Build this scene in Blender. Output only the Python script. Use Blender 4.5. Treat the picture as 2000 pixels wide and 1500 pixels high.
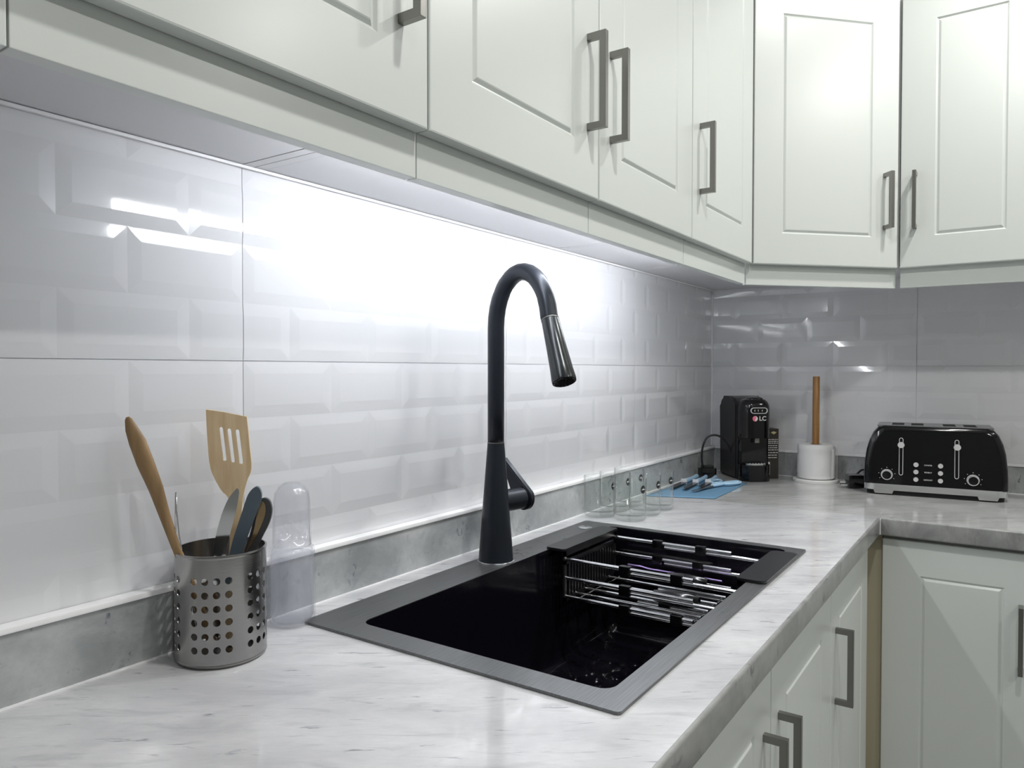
import bpy, bmesh, math, random
from mathutils import Vector, Matrix
random.seed(7)
PI = math.pi
S = bpy.context.scene
for o in list(bpy.data.objects): bpy.data.objects.remove(o)
C = S.collection
# World frame: x runs along the sink wall to the corner, the sink wall is y=0 (room at y<0),
# z=0 is the worktop surface, floor at z=-0.9.
# ---------------------------------------------------------------- camera
cd = bpy.data.cameras.new('camera'); cam = bpy.data.objects.new('camera', cd); C.objects.link(cam)
yaw, pitch, roll = 0.5989097, -0.0195543, 0.00047318
fw = Vector((math.cos(yaw)*math.cos(pitch), math.sin(yaw)*math.cos(pitch), math.sin(pitch)))
rt = fw.cross(Vector((0,0,1))).normalized(); up = rt.cross(fw)
c_, s_ = math.cos(roll), math.sin(roll)
r2 = c_*rt + s_*up; u2 = -s_*rt + c_*up
M = Matrix((r2, u2, -fw)).transposed().to_4x4(); M.translation = Vector((0, -0.88316, 0.355))
cam.matrix_world = M
cd.sensor_width = 36; cd.lens = 1428.9*36/2000; cd.clip_start = 0.02
S.camera = cam
# ---------------------------------------------------------------- light and exposure
S.view_settings.view_transform = 'Standard'
S.view_settings.look = 'None'; S.view_settings.gamma = 1; S.view_settings.use_curve_mapping = False
S.view_settings.exposure = -.02
S.cycles.transparent_max_bounces = 48
DOWN_W = 10.5; LED_E = 52; FILL_W = 9
w = bpy.data.worlds.new('world'); S.world = w; w.use_nodes = True
w.node_tree.nodes['Background'].inputs[0].default_value = (.8, .85, .9, 1)
w.node_tree.nodes['Background'].inputs[1].default_value = .3
# ---------------------------------------------------------------- materials
def mat(name, col, rough=.5, metal=0., **k):
    m = bpy.data.materials.new(name); m.use_nodes = True
    b = m.node_tree.nodes['Principled BSDF']
    b.inputs['Base Color'].default_value = (*col, 1); b.inputs['Roughness'].default_value = rough
    b.inputs['Metallic'].default_value = metal
    for n, v in k.items():
        b.inputs[n.replace('_', ' ')].default_value = v
    return m
def nt(m): return m.node_tree, m.node_tree.nodes['Principled BSDF']
def noise_bump(m, scale, strength, dist=.001, stretch=None, detail=4):
    t, b = nt(m); N = t.nodes; Lk = t.links
    tc = N.new('ShaderNodeTexCoord'); mp = N.new('ShaderNodeMapping'); nz = N.new('ShaderNodeTexNoise'); bp = N.new('ShaderNodeBump')
    if stretch: mp.inputs['Scale'].default_value = stretch
    nz.inputs['Scale'].default_value = scale; nz.inputs['Detail'].default_value = detail
    bp.inputs['Strength'].default_value = strength; bp.inputs['Distance'].default_value = dist
    Lk.new(tc.outputs['Object'], mp.inputs[0]); Lk.new(mp.outputs[0], nz.inputs['Vector'])
    Lk.new(nz.outputs['Fac'], bp.inputs['Height']); Lk.new(bp.outputs[0], b.inputs['Normal'])
    return nz
def noise_color(m, scale, ca, cb, lo=.3, hi=.7, stretch=None, rot=0, detail=6, distortion=0):
    t, b = nt(m); N = t.nodes; Lk = t.links
    tc = N.new('ShaderNodeTexCoord'); mp = N.new('ShaderNodeMapping'); nz = N.new('ShaderNodeTexNoise'); cr = N.new('ShaderNodeValToRGB')
    if stretch: mp.inputs['Scale'].default_value = stretch
    mp.inputs['Rotation'].default_value[2] = rot
    nz.inputs['Scale'].default_value = scale; nz.inputs['Detail'].default_value = detail; nz.inputs['Distortion'].default_value = distortion
    cr.color_ramp.elements[0].position = lo; cr.color_ramp.elements[0].color = (*ca, 1)
    cr.color_ramp.elements[1].position = hi; cr.color_ramp.elements[1].color = (*cb, 1)
    Lk.new(tc.outputs['Object'], mp.inputs[0]); Lk.new(mp.outputs[0], nz.inputs['Vector'])
    Lk.new(nz.outputs['Fac'], cr.inputs[0]); Lk.new(cr.outputs[0], b.inputs['Base Color'])
    return cr

def marble(name, base, vein, dark, rot, rough=.13, ck=1.0, sc=1.0, vz=3):
    """pale laminate marble: cloudy ground, long thin streaks, a few dark flecks"""
    m = mat(name, base, rough, Coat_Weight=.3, Coat_Roughness=.04)
    t, b = nt(m); N = t.nodes; Lk = t.links
    tc = N.new('ShaderNodeTexCoord'); r1 = N.new('ShaderNodeMapping'); r1.inputs['Rotation'].default_value[2] = rot
    Lk.new(tc.outputs['Object'], r1.inputs[0])
    def nz(sc, stretch, det, dist):
        mp = N.new('ShaderNodeMapping'); mp.inputs['Scale'].default_value = stretch
        n = N.new('ShaderNodeTexNoise'); n.inputs['Scale'].default_value = sc; n.inputs['Detail'].default_value = det
        n.inputs['Distortion'].default_value = dist; n.inputs['Roughness'].default_value = .62
        Lk.new(r1.outputs[0], mp.inputs[0]); Lk.new(mp.outputs[0], n.inputs['Vector']); return n
    def ramp(src, stops):
        cr = N.new('ShaderNodeValToRGB'); e = cr.color_ramp.elements
        e[0].position, e[0].color = stops[0][0], (*[stops[0][1]]*3, 1); e[1].position, e[1].color = stops[-1][0], (*[stops[-1][1]]*3, 1)
        for p_, v_ in stops[1:-1]:
            q = e.new(p_); q.color = (*[v_]*3, 1)
        Lk.new(src.outputs['Fac'], cr.inputs[0]); return cr
    cloud = ramp(nz(5*sc, (1, 2.2, 1.5), 8, .3), [(.35, 1), (.66, 0)])
    streak = ramp(nz(9*sc, (1, 5.2, vz), 8, .7), [(.54, 0), (.68, 1)])
    fleck = ramp(nz(12*sc, (1, 6, vz), 10, .6), [(.62, 0), (.70, 1)])
    grain = ramp(nz(60, (1, 4, 2), 4, 0), [(.3, 0), (.75, 1)])
    def mix(fac, a, c, k=1.0):
        mx = N.new('ShaderNodeMix'); mx.data_type = 'RGBA'
        ml = N.new('ShaderNodeMath'); ml.operation = 'MULTIPLY'; ml.inputs[1].default_value = k
        Lk.new(fac.outputs[0], ml.inputs[0]); Lk.new(ml.outputs[0], mx.inputs['Factor'])
        if isinstance(a, tuple): mx.inputs['A'].default_value = (*a, 1)
        else: Lk.new(a.outputs['Result'], mx.inputs['A'])
        mx.inputs['B'].default_value = (*c, 1); return mx
    a = mix(cloud, base, tuple((1-.5*ck)*base[i]+.5*ck*vein[i] for i in range(3)))
    a = mix(grain, a, vein, .22); a = mix(streak, a, vein, .62); a = mix(fleck, a, dark, .85)
    Lk.new(a.outputs['Result'], b.inputs['Base Color'])
    return m
TILE = mat('glazed_white_tile', (.73, .735, .755), .09, Coat_Weight=.6, Coat_Roughness=.03)
noise_bump(TILE, 14, .12, .0012)
GROUT = mat('pale_grout', (.66, .67, .69), .8)
CAULK = mat('white_sealant', (.85, .85, .86), .35)
LACQ = mat('sage_white_lacquer', (.69, .725, .705), .30, Coat_Weight=.15, Coat_Roughness=.22)
noise_bump(LACQ, 9, .06, .001)
CARC = mat('carcass_board', (.68, .68, .70), .45)
BEIGE = mat('beige_filler_board', (.47, .43, .32), .5)
noise_color(BEIGE, 3, (.43, .395, .29), (.50, .46, .35), stretch=(8, 8, .6))
NICKEL = mat('brushed_nickel', (.27, .265, .25), .3, .95); noise_bump(NICKEL, 90, .2, .0003, (1, 1, .05))
STEEL = mat('brushed_steel', (.36, .355, .35), .23, 1.); noise_bump(STEEL, 60, .12, .0003, (1, 1, 8))
SILVER = mat('satin_silver', (.70, .70, .70), .38, .45)
CHROME = mat('chrome', (.72, .73, .74), .09, 1.)
BLKMET = mat('matte_black_metal', (.018, .022, .030), .34, .5)
noise_bump(BLKMET, 300, .05, .0002)
SINK = mat('gunmetal_brushed_sink', (.17, .172, .178), .38, .8)
noise_bump(SINK, 120, .25, .0004, (.12, 2.5, 1)); noise_color(SINK, 260, (.14, .143, .148), (.205, .21, .215), .3, .7, (.05, 2.2, 1), 0, 3)
BOWL = mat('black_sink_bowl', (.004, .0035, .006), .14, 0, Specular_IOR_Level=.3)
BLK = mat('gloss_black_plastic', (.004, .004, .005), .10)
BLKM = mat('satin_black_plastic', (.010, .010, .012), .3)
DARKIN = mat('dark_gap', (.01, .01, .01), .8)
WOOD = mat('bamboo_wood', (.62, .43, .22), .45); noise_color(WOOD, 16, (.66, .47, .26), (.82, .66, .43), .3, .7, (6, 6, .7))
WOODD = mat('dark_beech_wood', (.27, .15, .06), .5); noise_color(WOODD, 18, (.22, .135, .06), (.36, .23, .11), .3, .7, (6, 6, .8))
WOODP = mat('oiled_oak_pole', (.36, .18, .05), .4); noise_color(WOODP, 16, (.25, .11, .03), (.42, .22, .07), .3, .7, (8, 8, .6))
WHITE = mat('white_enamel', (.82, .82, .81), .3)
PAPER = mat('white_paper', (.78, .78, .78), .8); noise_bump(PAPER, 60, .35, .001)
BLUEC = mat('blue_cloth', (.115, .24, .37), .75); noise_bump(BLUEC, 300, .4, .0006)
BLUEP = mat('pale_blue_plastic', (.42, .62, .80), .35)
BOXM = mat('dark_carton', (.03, .024, .02), .45)
GOLD = mat('gold_print', (.55, .50, .25), .5)
PRINT = mat('white_print', (.72, .72, .70), .5)
RED = mat('pink_red_print', (.75, .16, .25), .4)
GREYB = mat('grey_slate_plastic', (.07, .095, .12), .4)
WALLP = mat('painted_wall', (.34, .35, .34), .7); noise_bump(WALLP, 150, .1, .0005)
CEILM = mat('ceiling_paint', (.80, .81, .80), .8); noise_bump(CEILM, 150, .08, .0005)
FLOORM = mat('floor_tile', (.42, .42, .41), .3); noise_color(FLOORM, 2.5, (.22, .22, .215), (.30, .30, .29))
MARB = marble('pale_marble_laminate', (.66, .665, .675), (.40, .40, .42), (.15, .155, .18), math.radians(54), .13, 1.25, 1.1)
MARB2 = marble('grey_marble_laminate', (.60, .605, .60), (.30, .305, .30), (.12, .125, .125), math.radians(52))
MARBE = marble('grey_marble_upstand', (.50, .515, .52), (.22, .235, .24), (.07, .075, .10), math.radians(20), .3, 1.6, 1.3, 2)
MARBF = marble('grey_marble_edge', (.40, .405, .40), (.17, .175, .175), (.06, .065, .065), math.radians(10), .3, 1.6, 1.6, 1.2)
def glass(name, col=(1, 1, 1), rough=0., ior=1.45):
    """thin clear ware: straight-through transmission with a Fresnel reflection"""
    m = bpy.data.materials.new(name); m.use_nodes = True; t = m.node_tree; t.nodes.clear(); N = t.nodes
    tr = N.new('ShaderNodeBsdfTransparent'); tr.inputs[0].default_value = (*col, 1)
    gl = N.new('ShaderNodeBsdfGlossy'); gl.inputs['Roughness'].default_value = rough+.01
    lw = N.new('ShaderNodeLayerWeight'); lw.inputs['Blend'].default_value = .5
    pw = N.new('ShaderNodeMath'); pw.operation = 'POWER'; pw.inputs[1].default_value = 4
    fr = N.new('ShaderNodeMath'); fr.operation = 'MULTIPLY_ADD'; fr.inputs[1].default_value = ior-.6; fr.inputs[2].default_value = .03
    t.links.new(lw.outputs['Facing'], pw.inputs[0]); t.links.new(pw.outputs[0], fr.inputs[0])
    mx = N.new('ShaderNodeMixShader'); o = N.new('ShaderNodeOutputMaterial')
    t.links.new(fr.outputs[0], mx.inputs[0]); t.links.new(tr.outputs[0], mx.inputs[1]); t.links.new(gl.outputs[0], mx.inputs[2]); t.links.new(mx.outputs[0], o.inputs[0])
    return m
GLASS = glass('clear_glass', (.986, .993, .989), .0, 1.45); PLAST = glass('clear_plastic', (.975, .977, .985), .04, 1.2)
WATER = glass('water', (.97, .975, .985), 0, 1.25); DROP = mat('water_bead', (1, 1, 1), .02, 0, Transmission_Weight=1., IOR=1.33)
def frost(m, k, col):
    """a little milkiness in clear plastic"""
    t = m.node_tree; N = t.nodes; o = [n for n in N if n.type == 'OUTPUT_MATERIAL'][0]; src = o.inputs[0].links[0].from_socket
    d = N.new('ShaderNodeBsdfTranslucent'); d2 = N.new('ShaderNodeBsdfDiffuse'); ad = N.new('ShaderNodeMixShader'); mx = N.new('ShaderNodeMixShader')
    for q in (d, d2): q.inputs[0].default_value = (*col, 1)
    mx.inputs[0].default_value = k; t.links.new(d.outputs[0], ad.inputs[1]); t.links.new(d2.outputs[0], ad.inputs[2])
    t.links.new(src, mx.inputs[1]); t.links.new(ad.outputs[0], mx.inputs[2]); t.links.new(mx.outputs[0], o.inputs[0])
frost(PLAST, .05, (.86, .87, .92)); frost(WATER, .18, (.84, .85, .90))
def emis(name, col, e):
    m = bpy.data.materials.new(name); m.use_nodes = True; t = m.node_tree; t.nodes.clear()
    em = t.nodes.new('ShaderNodeEmission'); o = t.nodes.new('ShaderNodeOutputMaterial')
    em.inputs[0].default_value = (*col, 1); em.inputs[1].default_value = e; t.links.new(em.outputs[0], o.inputs[0]); return m
LEDM = emis('cool_white_led', (.93, .95, 1.), LED_E)
LAMPM = emis('lamp_diffuser', (1., .99, .95), 12)
# ---------------------------------------------------------------- helpers
def obj(name, bm, m=None, parent=None, smooth=False, loc=None, rot=None):
    me = bpy.data.meshes.new(name)
    bmesh.ops.recalc_face_normals(bm, faces=bm.faces)
    bm.to_mesh(me); bm.free()
    if m: 
        for mm in (m if isinstance(m, (list, tuple)) else [m]): me.materials.append(mm)
    if smooth:
        for p in me.polygons: p.use_smooth = True
        if smooth != 'all': me.set_sharp_from_angle(angle=math.radians(38))
    o = bpy.data.objects.new(name, me); C.objects.link(o)
    if parent: o.parent = parent
    if loc: o.location = loc
    if rot: o.rotation_euler = rot
    return o
def thing(name, label, cat, loc=(0, 0, 0), rotz=0, group=None):
    o = bpy.data.objects.new(name, None); C.objects.link(o); o.empty_display_size = .05
    o.location = loc; o.rotation_euler = (0, 0, rotz); o['label'] = label; o['category'] = cat
    if group: o['group'] = group
    return o
def tag(o, label, cat, group=None):
    o['label'] = label; o['category'] = cat
    if group: o['group'] = group
    return o
def struct(o): o['kind'] = 'structure'; return o
def dup(root, loc=None, rotz=None, label=None):
    def cp(o, par):
        c = o.copy(); C.objects.link(c)
        if par: c.parent = par
        for ch in [x for x in bpy.data.objects if x.parent == o and x != c]: cp(ch, c)
        return c
    r = cp(root, None)
    if loc is not None: r.location = loc
    if rotz is not None: r.rotation_euler = (0, 0, rotz)
    if label: r['label'] = label
    return r
def NB(): return bmesh.new()
def box(bm, x0, x1, y0, y1, z0, z1, bev=0, mi=0):
    if x0 > x1: x0, x1 = x1, x0
    if y0 > y1: y0, y1 = y1, y0
    if z0 > z1: z0, z1 = z1, z0
    v = [bm.verts.new((x, y, z)) for x in (x0, x1) for y in (y0, y1) for z in (z0, z1)]
    fs = [bm.faces.new([v[i] for i in q]) for q in ((0,1,3,2),(4,6,7,5),(0,4,5,1),(2,3,7,6),(0,2,6,4),(1,5,7,3))]
    for f in fs: f.material_index = mi
    if bev:
        es = list({e for f in fs for e in f.edges})
        bmesh.ops.bevel(bm, geom=es, offset=bev, segments=2, profile=.7, affect='EDGES')
    return v
def lathe(bm, prof, n=48, cx=0, cy=0, closed=False, mi=0):
    """revolve (r,z) profile about the z axis"""
    rings = []
    for r, z in prof:
        if r < 1e-6: rings.append([bm.verts.new((cx, cy, z))])
        else: rings.append([bm.verts.new((cx+r*math.cos(2*PI*i/n), cy+r*math.sin(2*PI*i/n), z)) for i in range(n)])
    pairs = list(zip(rings, rings[1:])) + ([(rings[-1], rings[0])] if closed else [])
    for a, b in pairs:
        if len(a) == 1 and len(b) == 1: continue
        for i in range(n):
            j = (i+1) % n
            if len(a) == 1: f = bm.faces.new((a[0], b[i], b[j]))
            elif len(b) == 1: f = bm.faces.new((a[i], b[0], a[j]))
            else: f = bm.faces.new((a[i], b[i], b[j], a[j]))
            f.material_index = mi
def tube(bm, pts, rad, n=10, caps=True, squash=None, ref=None):
    """sweep a circle (radius per point allowed) along a polyline"""
    pts = [Vector(p) for p in pts]; k = len(pts)
    rads = rad if isinstance(rad, (list, tuple)) else [rad]*k
    prev = None; rings = []
    for i in range(k):
        t = (pts[min(i+1, k-1)]-pts[max(i-1, 0)]).normalized()
        if prev is None:
            a = Vector(ref) if ref else (Vector((0, 0, 1)) if abs(t.z) < .9 else Vector((1, 0, 0)))
            u = (a - t*a.dot(t)).normalized()
        else: u = (prev - t*prev.dot(t)).normalized()
        prev = u; v = t.cross(u); r = rads[i]
        if not isinstance(r, (tuple, list)): r = (r, r*(squash or 1))
        rings.append([bm.verts.new(pts[i]+u*(r[0]*math.cos(2*PI*j/n))+v*(r[1]*math.sin(2*PI*j/n))) for j in range(n)])
    for a, b in zip(rings, rings[1:]):
        for j in range(n): bm.faces.new((a[j], a[(j+1) % n], b[(j+1) % n], b[j]))
    if caps: bm.faces.new(rings[0][::-1]); bm.faces.new(rings[-1])
def prism(bm, poly, z0, z1, bev=0, mi=0):
    a = [bm.verts.new((x, y, z0)) for x, y in poly]; b = [bm.verts.new((x, y, z1)) for x, y in poly]; n = len(poly)
    fs = [bm.faces.new(a[::-1]), bm.faces.new(b)] + [bm.faces.new((a[i], a[(i+1) % n], b[(i+1) % n], b[i])) for i in range(n)]
    for f in fs: f.material_index = mi
    if bev:
        es = list({e for f in fs[:2] for e in f.edges})
        bmesh.ops.bevel(bm, geom=es, offset=bev, segments=2, affect='EDGES')
def xf(bm, mtx): bmesh.ops.transform(bm, matrix=mtx, verts=bm.verts)
def rrect(x0, x1, y0, y1, r, n=5):
    pts = []
    for cx, cy, a in ((x1-r, y1-r, 0), (x0+r, y1-r, 90), (x0+r, y0+r, 180), (x1-r, y0+r, 270)):
        for i in range(n+1):
            t = math.radians(a+90*i/n); pts.append((cx+r*math.cos(t), cy+r*math.sin(t)))
    return pts
def ringfill(bm, outer, inner, z0, z1=None):
    """flat plate with a hole: both loops have the same number of points"""
    n = len(outer)
    def lp(p, z): return [bm.verts.new((x, y, z)) for x, y in p]
    ot, it = lp(outer, z0), lp(inner, z0)
    for i in range(n):
        j = (i+1) % n; bm.faces.new((ot[i], ot[j], it[j], it[i]))
    if z1 is not None:
        ob, ib = lp(outer, z1), lp(inner, z1)
        for i in range(n):
            j = (i+1) % n
            bm.faces.new((ob[i], ib[i], ib[j], ob[j])); bm.faces.new((ot[i], ob[i], ob[j], ot[j])); bm.faces.new((it[i], it[j], ib[j], ib[i]))
def text_obj(txt, size, m, parent, loc, rot, name='lettering', ext=.0002, bold=False):
    cu = bpy.data.curves.new('t', 'FONT'); cu.body = txt; cu.size = size; cu.extrude = ext
    cu.align_x = 'CENTER'; cu.align_y = 'CENTER'; cu.resolution_u = 3
    if bold: cu.offset = size*.02
    t = bpy.data.objects.new('t', cu); C.objects.link(t)
    dg = bpy.context.evaluated_depsgraph_get()
    me = bpy.data.meshes.new_from_object(t.evaluated_get(dg)); bpy.data.objects.remove(t)
    me.materials.clear(); me.materials.append(m)
    o = bpy.data.objects.new(name, me); C.objects.link(o); o.parent = parent; o.location = loc; o.rotation_euler = rot
    return o

# ================================================================ ROOM
XB = 2.555; YR = -2.9; XF = -1.9; ZC = 1.72; ZF = -.9
b = NB(); box(b, XF-.1, XB+.1, YR-.1, .1, ZF-.05, ZF); struct(obj('floor', b, FLOORM))
b = NB(); box(b, XF-.1, XB+.1, YR-.1, .1, ZC, ZC+.05); struct(obj('ceiling', b, CEILM))
b = NB(); box(b, XF-.1, XB+.1, .0012, .1, ZF, ZC); wall_l = struct(obj('wall_left', b, GROUT))
b = NB(); box(b, XB+.0012, XB+.1, YR-.1, .0012, ZF, ZC); wall_b = struct(obj('wall_back', b, GROUT))
b = NB(); box(b, XF-.1, XB+.1, YR-.1, YR, ZF, ZC); struct(obj('wall_right', b, WALLP))
b = NB(); box(b, XF-.1, XF, YR, .0012, ZF, ZC); struct(obj('wall_front', b, WALLP))

BV, BH = .0172, .0015
tile_cache = {}
def tile_mesh(wd, ht, fl):
    """bevelled brick tile facing -Y, origin at its lower left; fl = bevel flags left,right,bottom,top"""
    key = (round(wd, 4), round(ht, 4), fl)
    if key in tile_cache: return tile_cache[key]
    bm = NB()
    L, R_, B, T = [BV if f else .0 for f in fl]
    o = [(0, 0), (wd, 0), (wd, ht), (0, ht)]; i_ = [(L, B), (wd-R_, B), (wd-R_, ht-T), (L, ht-T)]
    yo = [0]*4
    # corner heights: edges without a bevel stay at full height
    vb = [bm.verts.new((x, .003, z)) for x, z in o]
    vi = [bm.verts.new((x, -BH, z)) for x, z in i_]
    vo = [bm.verts.new((x, -.0002, z)) for x, z in o]
    bm.faces.new(vi)
    flag = [fl[2], fl[1], fl[3], fl[0]]
    for k in range(4):
        j = (k+1) % 4
        bm.faces.new((vb[k], vb[j], vo[j], vo[k]))
        if flag[k]: bm.faces.new((vo[k], vo[j], vi[j], vi[k]))
        else: 
            bm.faces.new((vo[k], vo[j], vi[j], vi[k]))
    bmesh.ops.recalc_face_normals(bm, faces=bm.faces)
    me = bpy.data.meshes.new('tile'); bm.to_mesh(me); bm.free(); me.materials.append(TILE)
    tile_cache[key] = me; return me
RH, CW, GJ = .0805, .16, .0006
def tile_wall(parent, s0, s1, joint0, panel0, offs, place, maxs):
    """lay running-bond bricks along s; joints at joint0 (+half per offs[row]), panel joints every 4 bricks from panel0"""
    for k in range(-4, 4):
        z0 = .367+RH*k; z1 = z0+RH
        if k in (0, -4): z0 += GJ
        if k in (-1, 3): z1 -= GJ
        off = offs[k]
        s = joint0+off
        while s > s0: s -= CW
        while s < s1-.001:
            a, e = max(s, s0), min(s+CW, s1)
            cuts = [a, e]; pj = panel0
            while pj < e-.002:
                if pj > a+.002: cuts = [a, pj, e]
                pj += CW*4
            for c0, c1 in zip(cuts, cuts[1:]):
                if c1-c0 < .02: continue
                f0 = abs(c0-s) < .001; f1 = abs(c1-(s+CW)) < .001
                onp = lambda v: abs(((v-panel0+.001) % (CW*4))-.001) < .002
                g0 = GJ if onp(c0) else 0; g1 = GJ if onp(c1) else 0
                me = tile_mesh(c1-c0-g0-g1, z1-z0, (f0, f1, True, True))
                o = bpy.data.objects.new('tile', me); C.objects.link(o); o.parent = parent
                place(o, c0+g0, z0, c1-c0-g0-g1)
            s += CW
offs_l = {0: .08, 1: 0, 2: .08, 3: 0, -1: 0, -2: .08, -3: 0, -4: .08}
def pl(o, s, z, wd): o.location = (s, 0, z)
tile_wall(wall_l, -.65, XB, .63, -.65, offs_l, pl, 0)
offs_b = {0: .08, 1: 0, 2: .08, 3: 0, -1: .08, -2: 0, -3: .08, -4: 0}
def pb(o, s, z, wd):          # back wall: s runs towards -y, tile faces -x
    o.location = (XB, -s, z); o.rotation_euler = (0, 0, -PI/2)
tile_wall(wall_b, .003, 1.6, .003, .003, offs_b, pb, 0)
b = NB(); box(b, -.8, XB-.016, -.0215, -.0025, .0785, .0855, .002); box(b, -.8, XB-.004, -.009, -.0035, .6325, .6365, .001)
struct(obj('trim_1', b, CAULK))
b = NB(); box(b, XB-.0215, XB-.0025, -1.6, -.016, .0785, .0855, .002); box(b, XB-.006, XB-.0005, -.006, -.0005, .086, .62)
struct(obj('trim_2', b, CAULK))

# ================================================================ WORKTOPS
WT = .042
def edge_profile(d0, d1):
    """(depth,z) outline of the worktop front strip with rounded nose"""
    r = .0045; pts = [(d0, 0)]
    for i in range(6):
        a = PI/2*(1-i/5); pts.append((d1-r+r*math.cos(a), -r+r*math.sin(a)))
    for i in range(4):
        a = -PI/2*i/3; pts.append((d1-.004+.004*math.cos(a), -WT+.004+.004*math.sin(a)))
    pts.append((d0, -WT)); return pts
def extr(bm, prof, a0, a1, f):
    A = [bm.verts.new(f(a0, d, z)) for d, z in prof]; B_ = [bm.verts.new(f(a1, d, z)) for d, z in prof]; n = len(prof)
    bm.faces.new(A); bm.faces.new(B_[::-1])
    for i in range(n): bm.faces.new((A[i], A[(i+1) % n], B_[(i+1) % n], B_[i]))
SX0, SX1, SY0, SY1 = .675, 1.500, -.556, -.068     # sink rim
HX0, HX1, HY0, HY1 = .700, 1.490, -.540, -.085     # cut-out
SEAM = 1.949
b = NB(); box(b, -.8, HX0, -.56, -.002, -WT, 0); box(b, HX1, SEAM, -.56, -.002, -WT, 0)
box(b, HX0, HX1, HY1, -.002, -WT, 0); box(b, HX0, HX1, -.56, HY0, -WT, 0)
box(b, -.8, SEAM, -.6222, -.56, -WT, 0)
bmesh.ops.remove_doubles(b, verts=b.verts, dist=1e-5)
wt = thing('worktop', 'pale grey-veined marble worktop running under the sink', 'worktop')
obj('slab', b, MARB, wt)
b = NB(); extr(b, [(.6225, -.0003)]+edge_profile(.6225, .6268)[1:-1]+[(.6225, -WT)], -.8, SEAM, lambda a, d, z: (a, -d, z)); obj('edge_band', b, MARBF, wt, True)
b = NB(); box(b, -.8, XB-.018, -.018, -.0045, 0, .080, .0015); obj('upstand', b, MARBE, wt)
b = NB(); box(b, -.8, XB-.02, -.0205, -.0175, -.0005, .0018); obj('sealant_bead', b, CAULK, wt)
wt2 = thing('worktop', 'greyer marble worktop in the corner carrying toaster and coffee machine', 'worktop')
b = NB(); box(b, SEAM+.0008, XB-.002, -.624, -.002, -WT, 0); box(b, 2.01, XB-.002, -1.75, -.624, -WT, 0)
box(b, 1.9488, 2.01, -1.75, -.6245, -WT, 0)
obj('slab', b, MARB2, wt2)
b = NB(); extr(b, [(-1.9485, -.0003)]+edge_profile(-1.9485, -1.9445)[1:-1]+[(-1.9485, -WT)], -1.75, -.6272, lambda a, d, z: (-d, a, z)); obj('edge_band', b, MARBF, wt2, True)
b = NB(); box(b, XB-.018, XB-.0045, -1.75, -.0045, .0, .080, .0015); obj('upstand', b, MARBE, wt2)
b = NB(); box(b, XB-.0205, XB-.0175, -1.75, -.02, -.0005, .0018); obj('sealant_bead', b, CAULK, wt2)
b = NB(); box(b, 1.9440, 1.9500, -.6285, -.6245, -WT+.001, -.002, .001); obj('corner_strip', b, CAULK, wt2)

# ================================================================ CABINETS
def door_bm(wd, ht, frame=.085, t=.018):
    """slab door facing -Y with a V-grooved panel outline; origin lower left of the front"""
    bm = NB()
    def loop(m, y, mb=None, mt=None):
        return [bm.verts.new(p) for p in ((m, y, m if mb is None else mb), (wd-m, y, m if mb is None else mb), (wd-m, y, ht-(m if mt is None else mt)), (m, y, ht-(m if mt is None else mt)))]
    L = [loop(0, t), loop(0, .0022), loop(.0007, .0006), loop(.0025, 0), loop(frame-.0045, 0), loop(frame-.001, .0032), loop(frame+.0005, .0036), loop(frame+.005, .0006), loop(frame+.0065, 0)]
    for a, c in zip(L, L[1:]):
        for i in range(4): bm.faces.new((a[i], a[(i+1) % 4], c[(i+1) % 4], c[i]))
    bm.faces.new(L[-1]); bm.faces.new(L[0][::-1])
    return bm
def handle_bm(length=.150, proj=.033, s=.0095, d=.011):
    """square bow handle, vertical, standing off -Y; origin at the lower foot"""
    bm = NB()
    box(bm, -s/2, s/2, -proj, -proj+d, 0, length, .0008)
    box(bm, -s/2, s/2, -proj+d-.001, 0, 0, s+.001, .0006); box(bm, -s/2, s/2, -proj+d-.001, 0, length-s-.001, length, .0006)
    return bm
_hm = None
def add_handle(par, x, z):
    global _hm
    if _hm is None:
        o = obj('handle', handle_bm(), NICKEL, par, loc=(x, 0, z)); _hm = o.data
    else:
        o = bpy.data.objects.new('handle', _hm); C.objects.link(o); o.parent = par; o.location = (x, 0, z)
    return o
def add_door(par, x, y, z, wd, ht, hx, hz, rotz=0, frame=.085):
    d = obj('door', door_bm(wd-.003, ht, frame), LACQ, par, loc=(x, y, z), rot=(0, 0, rotz))
    if hx is not None: add_handle(d, hx, hz)
    return d
ZT = 1.36; DZ = .630; UH = ZT-DZ
def upper(x0, doors, label):
    """straight wall cabinet: doors = [(width, handle x)], local x along the wall, y=0 at the wall"""
    W = sum(d[0] for d in doors); t = thing('upper_cabinet', label, 'cabinet', (x0, -.004, 0), 0, 'sage upper cabinets above the sink wall')
    b = NB(); box(b, .001, .017, -.3035, 0, .637, ZT); box(b, W-.017, W-.001, -.3035, 0, .637, ZT)
    box(b, .0185, W-.0185, -.3035, 0, .6375, .655); box(b, .017, W-.017, -.3035, 0, ZT-.018, ZT); box(b, .017, W-.017, -.008, 0, .66, ZT-.018)
    obj('carcass', b, CARC, t)
    x = 0
    for wd, hx in doors:
        add_door(t, x+.0015, -.323, DZ, wd, UH, hx, .102)
        b = NB(); box(b, x+.0008, x+wd-.0008, -.3035, -.286, .578, .6365, .0008); obj('light_rail', b, LACQ, t)
        x += wd
    return t
upper(-.195, [(.42, .04)], 'sage white upper cabinet furthest from the corner, only its handleless lower edge in view')
upper(.225, [(.42, .372)], 'sage white single-door upper cabinet above the utensil pot, cut by the top of the photo')
upper(.645, [(.42, .381), (.42, .04)], 'double-door sage white upper cabinet above the tap with two handles side by side')
upper(1.485, [(.43, .045)], 'narrow-looking sage white upper cabinet left of the angled corner cabinet')
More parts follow.
